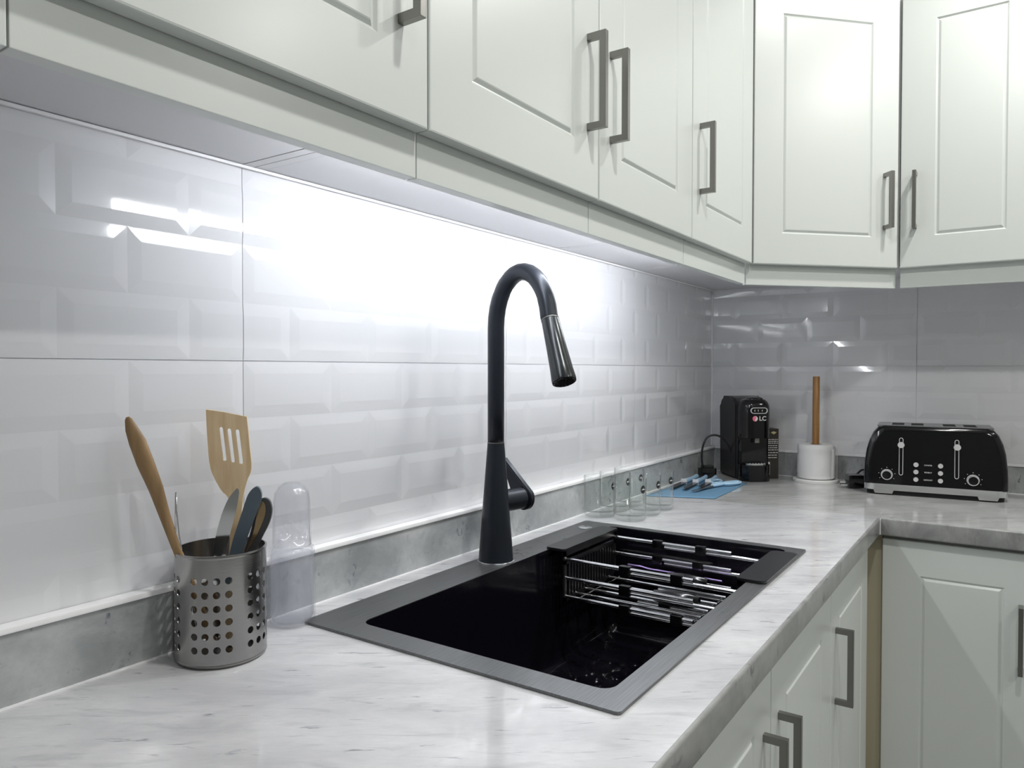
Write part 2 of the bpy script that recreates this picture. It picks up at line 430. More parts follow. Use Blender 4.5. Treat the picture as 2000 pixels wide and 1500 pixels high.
# angled corner cabinet
cc = thing('corner_upper_cabinet', 'angled sage white corner cabinet above the coffee machine', 'cabinet', (0, 0, 0))
P1, P2 = Vector((1.918, -.328)), Vector((2.2265, -.6265)); dv = (P2-P1); DL = dv.length; ang = math.atan2(dv.y, dv.x); dn = dv.normalized()
nrm = Vector((dn.y, -dn.x))  # towards the room
nrm = nrm if nrm.dot(Vector((-1, -1))) > 0 else -nrm
b = NB(); prism(b, [(1.9165, -.004), (1.9165, -.3075), (1.93, -.3075), (2.2475, -.617), (2.2475, -.6275), (2.551, -.6275), (2.551, -.004)], .637, ZT); obj('carcass', b, CARC, cc)
add_door(cc, P1.x+dn.x*.0015, P1.y+dn.y*.0015, DZ, DL, UH, DL-.045, .102, ang)
b = NB(); q1 = Vector((1.927, -.3078)); q2 = Vector((2.2475, -.618)); 
prism(b, [tuple(q1), tuple(q2), tuple(q2-nrm*.017), tuple(q1-nrm*.017)], .578, .6365); obj('light_rail', b, LACQ, cc)
def upper_r(y0, doors, label):
    W = sum(d[0] for d in doors); t = thing('upper_cabinet', label, 'cabinet', (XB-.004, y0, 0), -PI/2, 'sage upper cabinets above the back wall')
    # local x runs towards world -y, local -y towards world -x
    b = NB(); box(b, .001, .017, -.3035, 0, .637, ZT); box(b, W-.017, W-.001, -.3035, 0, .637, ZT)
    box(b, .0185, W-.0185, -.3035, 0, .6375, .655); box(b, .017, W-.017, -.3035, 0, ZT-.018, ZT); box(b, .017, W-.017, -.008, 0, .66, ZT-.018)
    obj('carcass', b, CARC, t); x = 0
    for wd, hx in doors:
        add_door(t, x+.0015, -.323, DZ, wd, UH, hx, .102)
        b = NB(); box(b, x+.0008, x+wd-.0008, -.3035, -.286, .578, .6365, .0008); obj('light_rail', b, LACQ, t)
        x += wd
upper_r(-.629, [(.322, .035)], 'sage white upper cabinet above the toaster, right of the angled corner')
upper_r(-.953, [(.42, .38)], 'sage white upper cabinet beyond the right edge of the view')
# base cabinets
BZ0, BZ1 = -.80, -.052
def base(x0, doors, label, side_top=-.0425):
    W = sum(d[0] for d in doors); t = thing('base_cabinet', label, 'cabinet', (x0, -.004, 0), 0, 'sage base cabinets under the sink worktop')
    b = NB(); box(b, .001, .017, -.58, 0, BZ0, -.0425); box(b, W-.017, W-.001, -.58, 0, BZ0, side_top)
    box(b, .017, W-.017, -.58, 0, BZ0, BZ0+.018); box(b, .017, W-.017, -.008, 0, BZ0, -.25)
    box(b, .017, W-.017, -.58, -.56, -.08, -.0425); obj('carcass', b, CARC, t)
    b = NB(); box(b, .001, W-.001, -.54, -.522, ZF, BZ0); obj('plinth', b, LACQ, t)
    x = 0
    for wd, hx in doors:
        add_door(t, x+.0015, -.601, BZ0+.004, wd, BZ1-BZ0-.004, hx, BZ1-BZ0-.004-.085-.012-.150)
        x += wd
    return t
base(-.195, [(.42, .04)], 'sage white base cabinet nearest the camera, below the left end of the worktop')
base(.225, [(.42, .372)], 'sage white base cabinet under the worktop, below the utensil pot')
base(.645, [(.42, .381), (.42, .04)], 'double-door sage white base cabinet below the sink with two handles side by side', -.25)
base(1.485, [(.43, .045)], 'sage white base cabinet next to the inner corner, its single handle nearest the beige strip')
f = thing('corner_filler', 'beige upright filler strip in the inner corner between the two base cabinet runs', 'filler strip')
b = NB(); box(b, 1.917, 1.984, -.592, -.575, BZ0, -.0425); box(b, 1.975, 1.984, -.628, -.592, BZ0, -.0425); obj('board', b, BEIGE, f)
b = NB(); box(b, 1.917, 1.99, -.57, -.55, ZF, BZ0); obj('plinth', b, LACQ, f)
def base_r(y0, doors, label):
    W = sum(d[0] for d in doors); t = thing('base_cabinet', label, 'cabinet', (XB-.004, y0, 0), -PI/2, 'sage base cabinets under the back worktop')
    D = XB-.004-1.965
    b = NB(); box(b, .001, .017, -D+.02, 0, BZ0, -.0425); box(b, W-.017, W-.001, -D+.02, 0, BZ0, -.0425)
    box(b, .017, W-.017, -D+.02, 0, BZ0, BZ0+.018); box(b, .017, W-.017, -.008, 0, BZ0, -.0425); box(b, .017, W-.017, -D+.02, -D+.04, -.08, -.0425)
    obj('carcass', b, CARC, t)
    b = NB(); box(b, .001, W-.001, -D+.06, -D+.078, ZF, BZ0); obj('plinth', b, LACQ, t); x = 0
    for wd, hx in doors:
        add_door(t, x+.0015, -D, BZ0+.004, wd, BZ1-BZ0-.004, hx, BZ1-BZ0-.004-.085-.018-.160)
        x += wd
base_r(-.628, [(.33, .277)], 'sage white base cabinet under the toaster, right of the beige filler strip')
base_r(-.960, [(.42, .04)], 'sage white base cabinet beyond the right edge of the view')

# ================================================================ LIGHTS
led = thing('led_light_bar', 'slim white lit bar fixed under the upper cabinets', 'lamp', (0, 0, 0))
b = NB(); box(b, .580, 1.833, -.259, -.245, .6135, .6365); obj('bar_housing', b, WHITE, led)
b = NB(); box(b, .583, 1.83, -.2565, -.2475, .6005, .6135); obj('bar_diffuser', b, LEDM, led)
def downlight(x, y, W, label):
    t = thing('ceiling_downlight', label, 'lamp', (x, y, ZC), 0, 'round ceiling downlights')
    b = NB(); lathe(b, [(.062, 0), (.085, 0), (.088, -.004), (.080, -.010), (.062, -.006)], 32, closed=True); obj('trim_ring', b, WHITE, t, True)
    b = NB(); lathe(b, [(0, -.004), (.062, -.004), (.062, -.002), (0, -.002)], 32); obj('lamp_disc', b, LAMPM, t)
    l = bpy.data.lights.new('downlight_beam', 'AREA'); l.shape = 'DISK'; l.size = .11; l.energy = W; l.color = (1, .985, .94)
    lo = bpy.data.objects.new('downlight_beam', l); C.objects.link(lo); lo.parent = t; lo.location = (0, 0, -.012)
downlight(.73, -1.03, DOWN_W, 'ceiling downlight above the aisle level with the tap')
downlight(1.86, -1.07, DOWN_W, 'ceiling downlight above the aisle by the inner corner')
downlight(-.6, -2.2, FILL_W, 'added fill downlight behind the camera')  # this lamp and the next two are unseen, added to lift the ambient light
downlight(.75, -2.2, FILL_W, 'added fill downlight on the far side of the room opposite the sink')
downlight(1.85, -2.2, FILL_W, 'added fill downlight on the far side of the room opposite the corner')

# ================================================================ SINK
sk = thing('kitchen_sink', 'black rectangular single bowl sink with a wide brushed gunmetal rim', 'sink')
BX0, BX1, BY0, BY1 = .715, 1.478, -.525, -.140
b = NB(); ringfill(b, rrect(SX0, SX1, SY0, SY1, .006), rrect(BX0, BX1, BY0, BY1, .018), .0040, .0004); obj('rim', b, SINK, sk)
b = NB(); loops = []
for ins, z in [(0, .0030), (.0005, -.02), (.004, -.205), (.006, -.217), (.012, -.226), (.024, -.2305)]:
    loops.append([b.verts.new((x, y, z)) for x, y in rrect(BX0+ins, BX1-ins, BY0+ins, BY1-ins, .018+ins*.4)])
for a, c in zip(loops, loops[1:]):
    n = len(a)
    for i in range(n): b.faces.new((a[i], a[(i+1) % n], c[(i+1) % n], c[i]))
n = len(loops[-1]); dr = [b.verts.new((1.10+.045*math.cos(2*PI*(i+.5)/n), -.33+.045*math.sin(2*PI*(i+.5)/n), -.2345)) for i in range(n)]
for i in range(n): b.faces.new((loops[-1][i], loops[-1][(i+1) % n], dr[(i+1) % n], dr[i]))
obj('bowl', b, BOWL, sk, True)
b = NB(); lathe(b, [(.0, -.238), (.03, -.238), (.036, -.2345), (.044, -.2335), (.046, -.236), (.046, -.245), (0, -.245)], 32, 1.10, -.33); obj('drain', b, CHROME, sk, True)
b = NB(); lathe(b, [(0, .0075), (.014, .0072), (.0165, .0058), (.0165, .0038), (0, .0038)], 32, 1.428, -.106); o = obj('tap_hole_cap', b, CHROME, sk, True); o['label'] = 'round shiny cap on the sink rim'
def drops(name, m, par, spots):
    bm = NB()
    for x, y, z, r in spots:
        bmesh.ops.create_icosphere(bm, subdivisions=2, radius=r, matrix=Matrix.Translation((x, y, z)) @ Matrix.Diagonal((1, random.uniform(.6, 1.3), .42, 1)))
    o = obj(name, bm, m, par, 'all'); o['kind'] = 'stuff'
sp = []
for i in range(230):
    x = 1.43-.55*random.random()**1.2; y = -.165-.24*random.random()
    sp.append((x, y, -.2306-.0025*0, random.choice((.0016, .0022, .003, .0045, .0065))))
drops('water_drops', DROP, sk, sp)
sp = [(1.17+random.uniform(-.06, .10), -.108+random.uniform(-.022, .022), .0042, random.uniform(.001, .0032)) for i in range(34)]
sp += [(1.04, -.541, .0042, .002), (1.07, -.537, .0042, .002), (1.31, -.12, .0042, .0028)]
drops('rim_water_drops', DROP, sk, sp)

# ================================================================ TAP
FX, FY = 1.088, -.105
tp = thing('kitchen_tap', 'tall matte black pull-down kitchen tap standing on the sink rim', 'tap', (FX, FY, .004))
e = Vector((-.2, -.98, 0)).normalized()
b = NB(); lathe(b, [(.0345, 0), (.0345, .0018), (.0325, .003), (.0, .003)], 40); obj('base_ring', b, CHROME, tp, True)
b = NB(); lathe(b, [(0, .002), (.0325, .002), (.0318, .006), (.0155, .217), (.0, .217)], 44); obj('body', b, BLKMET, tp, True)
b = NB(); lathe(b, [(.0, .217), (.0158, .217), (.0158, .2186), (0, .2186)], 40); obj('seam_ring', b, NICKEL, tp, True)
path = [(0, .2186), (0, .30), (0, .38), (0, .428)]
cx, rx, rz, z0 = .0665, .0665, .095, .428
for i in range(1, 17):
    a = PI*(1-i/16*.955); path.append((cx+rx*math.cos(a), z0+rz*math.sin(a)))
path += [(.1345, .436)]
pts = [Vector((e.x*a, e.y*a, z)) for a, z in path]
b = NB(); tube(b, pts, .0152, 28); obj('spout_pipe', b, BLKMET, tp, 'all')
q0 = pts[-1]; q1 = Vector((e.x*.166-.022, e.y*.166-.014, .331)); dd = (q1-q0)
b = NB(); tube(b, [q0, q0+dd*.012], .0156, 28); obj('seam_ring', b, NICKEL, tp, 'all')
b = NB(); tube(b, [q0+dd*.012, q0+dd*.02, q0+dd*.45, q0+dd*.8, q0+dd*.97, q0+dd], [.0150, .0153, .0170, .0190, .0206, .0200], 36, caps=True)
hd = obj('spray_head', b, mat('black_satin_metal', (.035, .038, .04), .25, .8), tp, True)
b = NB(); tube(b, [q0+dd, q0+dd*1.012], [.0180, .0170], 32)
t1 = dd.normalized(); u1 = t1.orthogonal().normalized(); v1 = t1.cross(u1)
for rr, cnt in ((.005, 5), (.0095, 10), (.0145, 15)):
    for i in range(cnt):
        c = q0+dd*1.010+(u1*math.cos(2*PI*i/cnt)+v1*math.sin(2*PI*i/cnt))*rr
        tube(b, [c, c+t1*.0012], [.0013, .0010], 6)
obj('spray_nozzles', b, CHROME if False else BLK, hd, False)
# side lever
hz = .108
ha = math.atan2(-.2, .98)
b = NB(); tube(b, [(.012, 0, hz), (.064, 0, hz)], .0205, 32); xf(b, Matrix.Rotation(ha, 4, 'Z')); obj('handle_hub', b, BLKMET, tp, True)
b = NB(); tube(b, [(.064, 0, hz), (.067, 0, hz)], .019, 32); xf(b, Matrix.Rotation(ha, 4, 'Z')); obj('hub_groove', b, BLK, tp, True)
# lever blade outline in the (y,z) plane: round end at the hub, tapering upwards to the wall side
rim_ = []
for i in range(17):
    a = math.radians(150+i*215/16); rim_.append((.0235*math.cos(a), .0235*math.sin(a)))
tip = [(.058, .064), (.052, .071)]
b = NB(); prism(b, rim_+tip, 0, .013, .002)
xf(b, Matrix.Rotation(ha, 4, 'Z') @ Matrix(((0, 0, 1, .067), (1, 0, 0, 0), (0, 1, 0, hz), (0, 0, 0, 1)))); obj('lever', b, BLKMET, tp, True)

# ================================================================ SINK BASKET
bk = thing('drain_basket', 'expanding drain basket of steel rods between two black end plates across the sink', 'basket')
b = NB(); prism(b, rrect(1.214, 1.447, -.177, -.134, .006), .0046, .0092, .001); obj('end_plate', b, BLKM, bk, True)
b = NB(); prism(b, rrect(1.212, 1.438, -.556, -.507, .012), .0046, .0092, .001); obj('end_plate', b, BLKM, bk, True)
for yy in (-.175, -.512):
    b = NB(); box(b, 1.218, 1.440, yy, yy+.004, -.006, .005); box(b, 1.218, 1.440, yy, yy+.004, -.022, -.014)
    box(b, 1.218, 1.440, yy, yy+.004, -.094, -.086); box(b, 1.218, 1.226, yy, yy+.004, -.094, .004); box(b, 1.432, 1.440, yy, yy+.004, -.094, .004)
    for i in range(17): x = 1.236+i*.0118; box(b, x, x+.004, yy, yy+.004, -.088, -.018)
    obj('slotted_side', b, BLKM, bk)
for x, z in ((1.224, -.012), (1.224, -.048), (1.224, -.084), (1.434, -.008), (1.434, -.042), (1.434, -.078), (1.264, -.088), (1.302, -.088), (1.352, -.088), (1.402, -.088)):
    b = NB(); tube(b, [(x, -.172, z), (x, -.43, z)], .0037, 10); obj('rod', b, CHROME, bk, True)
    b = NB(); tube(b, [(x+.001, -.29, z-.0075), (x+.001, -.510, z-.0075)], .0037, 10); obj('rod', b, CHROME, bk, True)
for p, q in (((1.228, -.195, -.088), (1.30, -.195, -.088)), ((1.306, -.195, -.088), (1.43, -.195, -.088)), ((1.228, -.42, -.0945), (1.43, -.42, -.0945))):
    b = NB(); tube(b, [p, q], .0016, 8); obj('cross_wire', b, CHROME, bk, True)
for x, y, z in ((1.434, -.275, -.008), (1.434, -.368, -.008), (1.434, -.275, -.042), (1.434, -.362, -.042), (1.434, -.362, -.078), (1.224, -.300, -.012), (1.224, -.300, -.048), (1.224, -.300, -.084),
                (1.302, -.345, -.088), (1.352, -.345, -.088), (1.224, -.400, -.012), (1.224, -.400, -.084)):
    b = NB(); box(b, x-.006, x+.007, y-.011, y+.011, z-.013, z+.006, .003); obj('rod_clamp', b, BLK, bk, True)
# things lying in the basket (rod tops at z=-.085)
def rodtool(name, label, cat, p, q, rads, m, tail=None, squash=.6):
    t = thing(name, label, cat, p); p, q = Vector(p), Vector(q); d = q-p
    b = NB(); n = len(rads); tube(b, [d*(i/(n-1)) for i in range(n)], rads, 16, squash=squash, ref=(0, 0, 1)); obj('handle', b, m, t, True)
    if tail: 
        b = NB(); tube(b, [d, d*1.02, d*1.9, d*2.2], [.003, .004, .0045, .002], 10, squash=2.2, ref=(0, 0, 1)); obj(tail, b, STEEL, t, True)
    return t
rodtool('peeler', 'black-handled tool with a ribbed end lying in the drain basket nearest the front rim', 'peeler', (1.268, -.425, -.063), (1.264, -.340, -.063), [.010, .0135, .0135, .013, .010], BLK, 'blade', .9)
rodtool('brush', 'black brush with a cylindrical handle lying behind the black peeler in the drain basket', 'brush', (1.385, -.400, -.060), (1.385, -.318, -.060), [.008, .011, .0115, .011, .008], BLK, None, 1)
fk = thing('serving_fork', 'purple-grey sheened flat serving fork lying along the far rods of the drain basket', 'fork', (1.408, -.222, -.060))
b = NB(); prism(b, [(0, -.011), (.030, -.012), (.046, -.004), (.125, -.006), (.20, -.005), (.20, .005), (.125, .006), (.046, .004), (.030, .012), (0, .011), (0, .007), (.018, .007), (.018, .004), (0, .004), (0, -.004), (.018, -.004), (.018, -.007), (0, -.007)], 0, .0025, .0004)
xf(b, Matrix.Rotation(-PI/2-.02, 4, 'Z') @ Matrix.Rotation(-.6, 4, 'X')); obj('fork_body', b, mat('purple_sheen_steel', (.30, .22, .42), .25, .9), fk, True)
kn = thing('table_knife', 'slim dark knife resting on the upper far rods above the purple-grey fork', 'knife', (1.418, -.195, -.030))
b = NB(); prism(b, [(0, 0), (.03, .006), (.11, .007), (.20, .006), (.205, 0), (.20, -.005), (.11, -.004), (.01, -.003)], 0, .002, .0004)
xf(b, Matrix.Rotation(-PI/2-.02, 4, 'Z')); obj('knife_body', b, STEEL, kn, True)

# ================================================================ UTENSIL POT
PX, PY, PR, PH = .545, -.0725, .0535, .135
pot = thing('utensil_holder', 'round brushed steel utensil pot with punched holes on the worktop', 'utensil holder', (PX, PY, 0))
phi0 = math.atan2(-.814, -.545); NC = 25; dA = 2*PI/NC; rowz = [.0237+.0163*i for i in range(6)]
def cyl(a, z, r=PR): return (r*math.cos(a), r*math.sin(a), z)
b = NB(); HR = .0043; TH = .0009
zb = [.004, rowz[0]-.0075]+[rowz[i]+.00815 for i in range(6)]+[PH-.003]
aoff = phi0-math.radians(34.5)-dA/2
def q4(pts): b.faces.new([b.verts.new(p) for p in pts])
for c in range(NC):
    a0 = aoff+c*dA; a1 = a0+dA; am = (a0+a1)/2; hole = (c % 5) < 4
    def seg(z0, z1):
        for k in range(4):
            for rr in (PR, PR-TH):
                q4([cyl(a0+dA*k/4, z0, rr), cyl(a0+dA*(k+1)/4, z0, rr), cyl(a0+dA*(k+1)/4, z1, rr), cyl(a0+dA*k/4, z1, rr)])
    seg(zb[0], zb[1]); seg(zb[7], zb[8])
    for r_ in range(6):
        z0, z1 = zb[1+r_], zb[2+r_]; zc = rowz[r_]
        if not hole: seg(z0, z1); continue
        outer = [(a0+dA*k/4, z0) for k in range(4)]+[(a1, z0+(z1-z0)*k/4) for k in range(4)]+[(a1-dA*k/4, z1) for k in range(4)]+[(a0, z1-(z1-z0)*k/4) for k in range(4)]
        inner = []
        for (oa, oz) in outer:
            th = math.atan2(oz-zc, (oa-am)*PR); inner.append((am+HR*math.cos(th)/PR, zc+HR*math.sin(th)))
        for k in range(16):
            j = (k+1) % 16
            for rr in (PR, PR-TH): q4([cyl(p[0], p[1], rr) for p in (outer[k], outer[j], inner[j], inner[k])])
            q4([cyl(*inner[k], PR), cyl(*inner[j], PR), cyl(*inner[j], PR-TH), cyl(*inner[k], PR-TH)])
bmesh.ops.remove_doubles(b, verts=b.verts, dist=2e-5)
obj('perforated_wall', b, STEEL, pot, True)
b = NB(); lathe(b, [(PR-.0016, PH-.004), (PR+.0004, PH-.004), (PR+.0008, PH-.002), (PR+.0003, PH), (PR-.0016, PH)], 64, closed=True); obj('rolled_rim', b, STEEL, pot, True)
b = NB(); lathe(b, [(0, .0035), (PR-.002, .0035), (PR, .006), (PR+.0003, .0045), (PR-.002, .0012), (PR-.006, .0006), (0, .0006)], 64); obj('base', b, STEEL, pot, True)

def planar(A, deg, outline, thick, z_lean=0, holes=(), bev=.0006):
    """flat cut-out standing upright through A, u-axis turned deg from +x towards -y; returns a bmesh in world space"""
    bm = NB(); edges = []
    for lp in [outline]+list(holes):
        vs = [bm.verts.new((u, 0, z)) for u, z in lp]
        edges += [bm.edges.new((vs[i], vs[(i+1) % len(vs)])) for i in range(len(vs))]
    bmesh.ops.triangle_fill(bm, use_beauty=True, use_dissolve=False, edges=edges, normal=(0, -1, 0))
    bmesh.ops.recalc_face_normals(bm, faces=bm.faces)
    r = bmesh.ops.extrude_face_region(bm, geom=list(bm.faces))
    bmesh.ops.translate(bm, verts=[v for v in r['geom'] if isinstance(v, bmesh.types.BMVert)], vec=(0, thick, 0))
    xf(bm, Matrix.Translation((A[0], A[1], 0)) @ Matrix.Rotation(-math.radians(deg), 4, 'Z'))
    bmesh.ops.recalc_face_normals(bm, faces=bm.faces)
    return bm
def smooth_loop(pts, n=3, keep=()):
    """Catmull-Rom through a closed outline; corners listed in keep stay sharp"""
    out = []; k = len(pts)
    for i in range(k):
        p0, p1, p2, p3 = [Vector(pts[(i+j) % k]) for j in (-1, 0, 1, 2)]
        if i in keep: p0 = p1
        if (i+1) % k in keep: p3 = p2
        for s_ in range(n):
            t = s_/n
            q = .5*((2*p1)+(p2-p0)*t+(2*p0-5*p1+4*p2-p3)*t*t+(3*p1-p0-3*p2+p3)*t*t*t); out.append((q.x, q.y))
    return out
def slot(p, q, r, n=5):
    p, q = Vector(p), Vector(q); d = (q-p).normalized(); nn = Vector((-d.y, d.x)); out = []
    for c, sg in ((q, 1), (p, -1)):
        for i in range(n+1):
            a = PI*i/n; out.append(tuple(c+sg*(nn*math.cos(a)*r+d*math.sin(a)*r)))
    return out
sp_out = smooth_loop([(-.0198, .3043), (.0036, .3005), (.0296, .2945), (.0325, .2578), (.0348, .2282), (.0291, .2119), (.0234, .1825), (.0185, .117), (.010, .010), (-.002, .010), (.0065, .117), (.0085, .183), (-.0033, .203), (-.0148, .2294), (-.0182, .2653)], 4, (0, 2, 8, 9))
sl = [slot((-.0019, .2795), (.0023, .2405), .0024), slot((.0079, .2775), (.0122, .2383), .0024), slot((.0178, .2762), (.0221, .2362), .0024)]
spt = thing('slotted_spatula', 'pale bamboo spatula with three slots standing in the steel pot', 'spatula', (0, 0, 0))
b = planar((.560, -.055), 45, sp_out, .0055, 0, sl); obj('blade_and_handle', b, WOOD, spt)
ws = thing('wooden_spoon', 'dark brown wooden spoon handle leaning left out of the steel pot', 'wooden spoon', (0, 0, 0))
b = NB(); U = Vector((math.cos(math.radians(45)), -math.sin(math.radians(45)), 0)); A_ = Vector((.505, -.07, 0))
pts = [(-.0682, .2990), (-.0672, .2960), (-.0640, .2850), (-.0575, .2690), (-.0490, .2440), (-.0375, .2130), (-.0285, .1820), (-.0165, .1440), (-.0065, .1180), (.026, .020)]
tube(b, [A_+U*u+Vector((0, 0, z)) for u, z in pts], [.0018, .0042, .0072, .0098, .0100, .0085, .0065, .0052, .0050, .0060], 18, squash=.55, ref=tuple(U)); obj('handle', b, WOODD, ws, 'all')
wl = thing('steel_wire_loop', 'thin steel wire loop rising behind the rim of the steel pot', 'whisk', (0, 0, 0))
b = NB(); tube(b, [A_+U*u+Vector((0, 0, z)) for u, z in [(-.0165, .150), (-.0160, .185), (-.0157, .207), (-.0152, .208), (-.0148, .185), (-.0125, .158), (-.006, .118), (.01, .02)]], [.0009]*2+[.0009]*6, 8)
obj('wire', b, CHROME, wl, 'all')
gk = thing('slate_handled_knife', 'knife with a flat slate-grey rounded handle standing in the steel pot', 'knife', (0, 0, 0))
b = planar((.568, -.100), 45, smooth_loop([(.0055, .2080), (.0112, .2055), (.0130, .1930), (.0045, .1690), (-.0130, .1221), (-.0270, .085), (-.0360, .085), (-.0262, .1226), (-.0206, .1449), (-.0104, .1766), (-.0029, .1989)], 4, (5, 6)), .007)
obj('handle', b, GREYB, gk)
b = planar((.570, -.098), 45, [(-.0275, .086), (-.040, .020), (-.052, .030), (-.0355, .086)], .0015); obj('blade', b, STEEL, gk)
wb = thing('steel_spreader', 'shiny pale steel blade with a pointed tip beside the slate knife handle', 'spreader', (0, 0, 0))
b = planar((.566, -.087), 45, smooth_loop([(-.0068, .2062), (-.0040, .2010), (-.0080, .1766), (-.0170, .1416), (-.0215, .1125), (-.030, .020), (-.040, .020), (-.0345, .123), (-.0325, .1453), (-.025, .1739), (-.0166, .1939)], 3, (0, 5, 6)), .0018); obj('blade', b, CHROME, wb)
bs = thing('black_serving_spoon', 'black-rimmed glossy brown serving spoon at the right of the steel pot', 'spoon', (0, 0, 0))
so = smooth_loop([(.0173, .1925), (.0250, .1890), (.0280, .1753), (.0240, .1592), (.0130, .1369), (-.001, .105), (-.016, .030), (-.023, .030), (-.0095, .110), (.0017, .1503), (.0067, .1695), (.0100, .1856)], 4, (6, 7))
b = planar((.573, -.090), 50, so, .006); obj('rim', b, mat('charcoal_plastic', (.045, .045, .05), .4), bs)
b = planar((.5715, -.0915), 50, smooth_loop([(.0150, .1880), (.0200, .1850), (.0205, .1740), (.0160, .1600), (.0055, .1380), (-.004, .1250), (.0055, .1500), (.0095, .1700)], 4, ()), .001); obj('bowl', b, mat('bronze_gloss', (.36, .26, .15), .15, .85), bs)

# ================================================================ CLEAR BOTTLE
bt = thing('clear_bottle', 'clear plastic bottle with a domed clear lid standing behind the steel pot by the wall', 'bottle', (.669, -.0535, 0))
b = NB(); lathe(b, [(0, .001), (.026, .001), (.0305, .005), (.0315, .012), (.0310, .100), (.0295, .107), (.026, .110), (.024, .110), (.0275, .1055), (.0290, .099), (.0295, .012), (.026, .0055), (0, .0045)], 48); obj('body', b, PLAST, bt, 'all')
b = NB(); lathe(b, [(0, .0060), (.0255, .0068), (.0288, .0125), (.0284, .098), (0, .098)], 48); obj('water', b, WATER, bt, True)
b = NB(); lathe(b, [(0, .198), (.010, .1968), (.018, .192), (.0235, .183), (.0250, .170), (.0265, .1105), (.0253, .1105), (.0238, .170), (.0222, .182), (.017, .1905), (.0095, .1953), (0, .1965)], 48); obj('domed_lid', b, PLAST, bt, 'all')

# ================================================================ TUMBLERS
def tumbler():
    t = thing('glass_tumbler', 'x', 'glass', (0, 0, 0), 0, 'straight clear tumblers on the worktop behind the sink')
    b = NB(); lathe(b, [(0, .0014), (.030, .0006), (.035, .0022), (.0385, .007), (.0388, .097), (.0381, .0978), (.0374, .097), (.0368, .016), (.034, .0125), (0, .0115)], 56); obj('bowl', b, GLASS, t, 'all')
    b = NB(); n = 18
    def pt(i, k): a = 2*PI*i/n; du, dz = .0085*math.cos(a)*k, .0095*math.sin(a)*k; th = du/.039; return (.0391*math.sin(th), -.0391*math.cos(th), .076+dz)
    c = b.verts.new(pt(0, 0)); rg = [b.verts.new(pt(i, 1)) for i in range(n)]
    for i in range(n): b.faces.new((c, rg[i], rg[(i+1) % n]))
    lb = obj('sticker', b, BLKM, t)
    b = NB(); box(b, -.0055, .0055, -.03945, -.0393, .0752, .0768); box(b, -.0008, .0008, -.03945, -.0393, .0768, .079); obj('sticker_mark', b, PRINT, lb)
    return t
T0 = tumbler()
spots = [(1.584, -.140, 'clear tumbler nearest the sink, in front of the others'), (1.667, -.141, 'clear tumbler in the middle of the row nearer the sink front'),
         (1.750, -.141, 'clear tumbler at the right end, next to the blue cloth'), (1.586, -.0595, 'clear tumbler at the left end, closest to the tap'),
         (1.668, -.0595, 'clear tumbler in the middle of the row against the marble upstand'), (1.750, -.0595, 'clear tumbler furthest away against the marble upstand')]
for i, (x, y, lab) in enumerate(spots):
    g = T0 if i == 0 else dup(T0)
    g.location = (x, y, 0); g['label'] = lab
    ca = math.atan2(-.883-y, -x)            # direction to the room side
    g.rotation_euler = (0, 0, ca+math.radians(54)+PI/2+random.uniform(-.06, .06))

# ================================================================ BLUE CLOTH WITH CUTLERY
cl = NB()
cx_ = [(1.968, -.087), (1.967, -.216), (2.289, -.207), (2.392, -.045)]
N1 = 14; gv = []
for i in range(N1+1):
    row = []
    for j in range(N1+1):
        a, c = i/N1, j/N1
        p = (1-a)*(1-c)*Vector((1.900, -.040))+(1-a)*c*Vector((1.967, -.216))+a*(1-c)*Vector((2.305, -.030))+a*c*Vector((2.292, -.207))
        row.append(cl.verts.new((p.x, p.y, .0022+.0006*math.sin(a*9)*math.cos(c*7))))
    gv.append(row)
for i in range(N1):
    for j in range(N1): cl.faces.new((gv[i][j], gv[i+1][j], gv[i+1][j+1], gv[i][j+1]))
bmesh.ops.recalc_face_normals(cl, faces=cl.faces)
bmesh.ops.solidify(cl, geom=list(cl.faces), thickness=.0014)
tag(obj('blue_cloth', cl, BLUEC, None, 'all'), 'folded blue cloth spread on the worktop between tumblers and coffee machine', 'cloth')
def small_knife(p, q, blade_end, label):
    p, q = Vector(p), Vector(q); d = q-p; L = d.length; t = thing('kitchen_knife', label, 'knife', (p.x, p.y, .0036), math.atan2(d.y, d.x), 'blue-handled knives on the blue cloth')
    b = NB(); tube(b, [(0, 0, .008), (.01, 0, .0085), (L*.5, 0, .0075), (L-.01, 0, .0085), (L, 0, .008)], [.0045, .0075, .0065, .008, .0075], 14, squash=.8, ref=(0, 0, 1)); obj('handle', b, BLUEP, t, True)
    b = NB(); box(b, L, L+.006, -.009, .009, .001, .017, .002); obj('bolster', b, mat('pale_bolster', (.75, .78, .82), .3), t, True)
    b = NB(); prism(b, [(L, -.010), (L+blade_end*.8, -.009), (L+blade_end, .004), (L+blade_end*.9, .009), (L, .009)], .006, .0076, .0003); obj('blade', b, mat('dark_coated_steel', (.05, .055, .065), .25, .6), t)
small_knife((2.290, -.048), (2.150, -.057), .13, 'pale blue handled knife furthest left on the blue cloth, nearest the wall')
small_knife((2.290, -.078), (2.160, -.090), .13, 'pale blue handled knife in the middle of the three on the blue cloth')
small_knife((2.300, -.106), (2.185, -.120), .11, 'pale blue handled knife closest to the scissors on the blue cloth')
sc = thing('scissors', 'pale blue handled kitchen scissors lying on the blue cloth', 'scissors', (2.130, -.150, .0045))
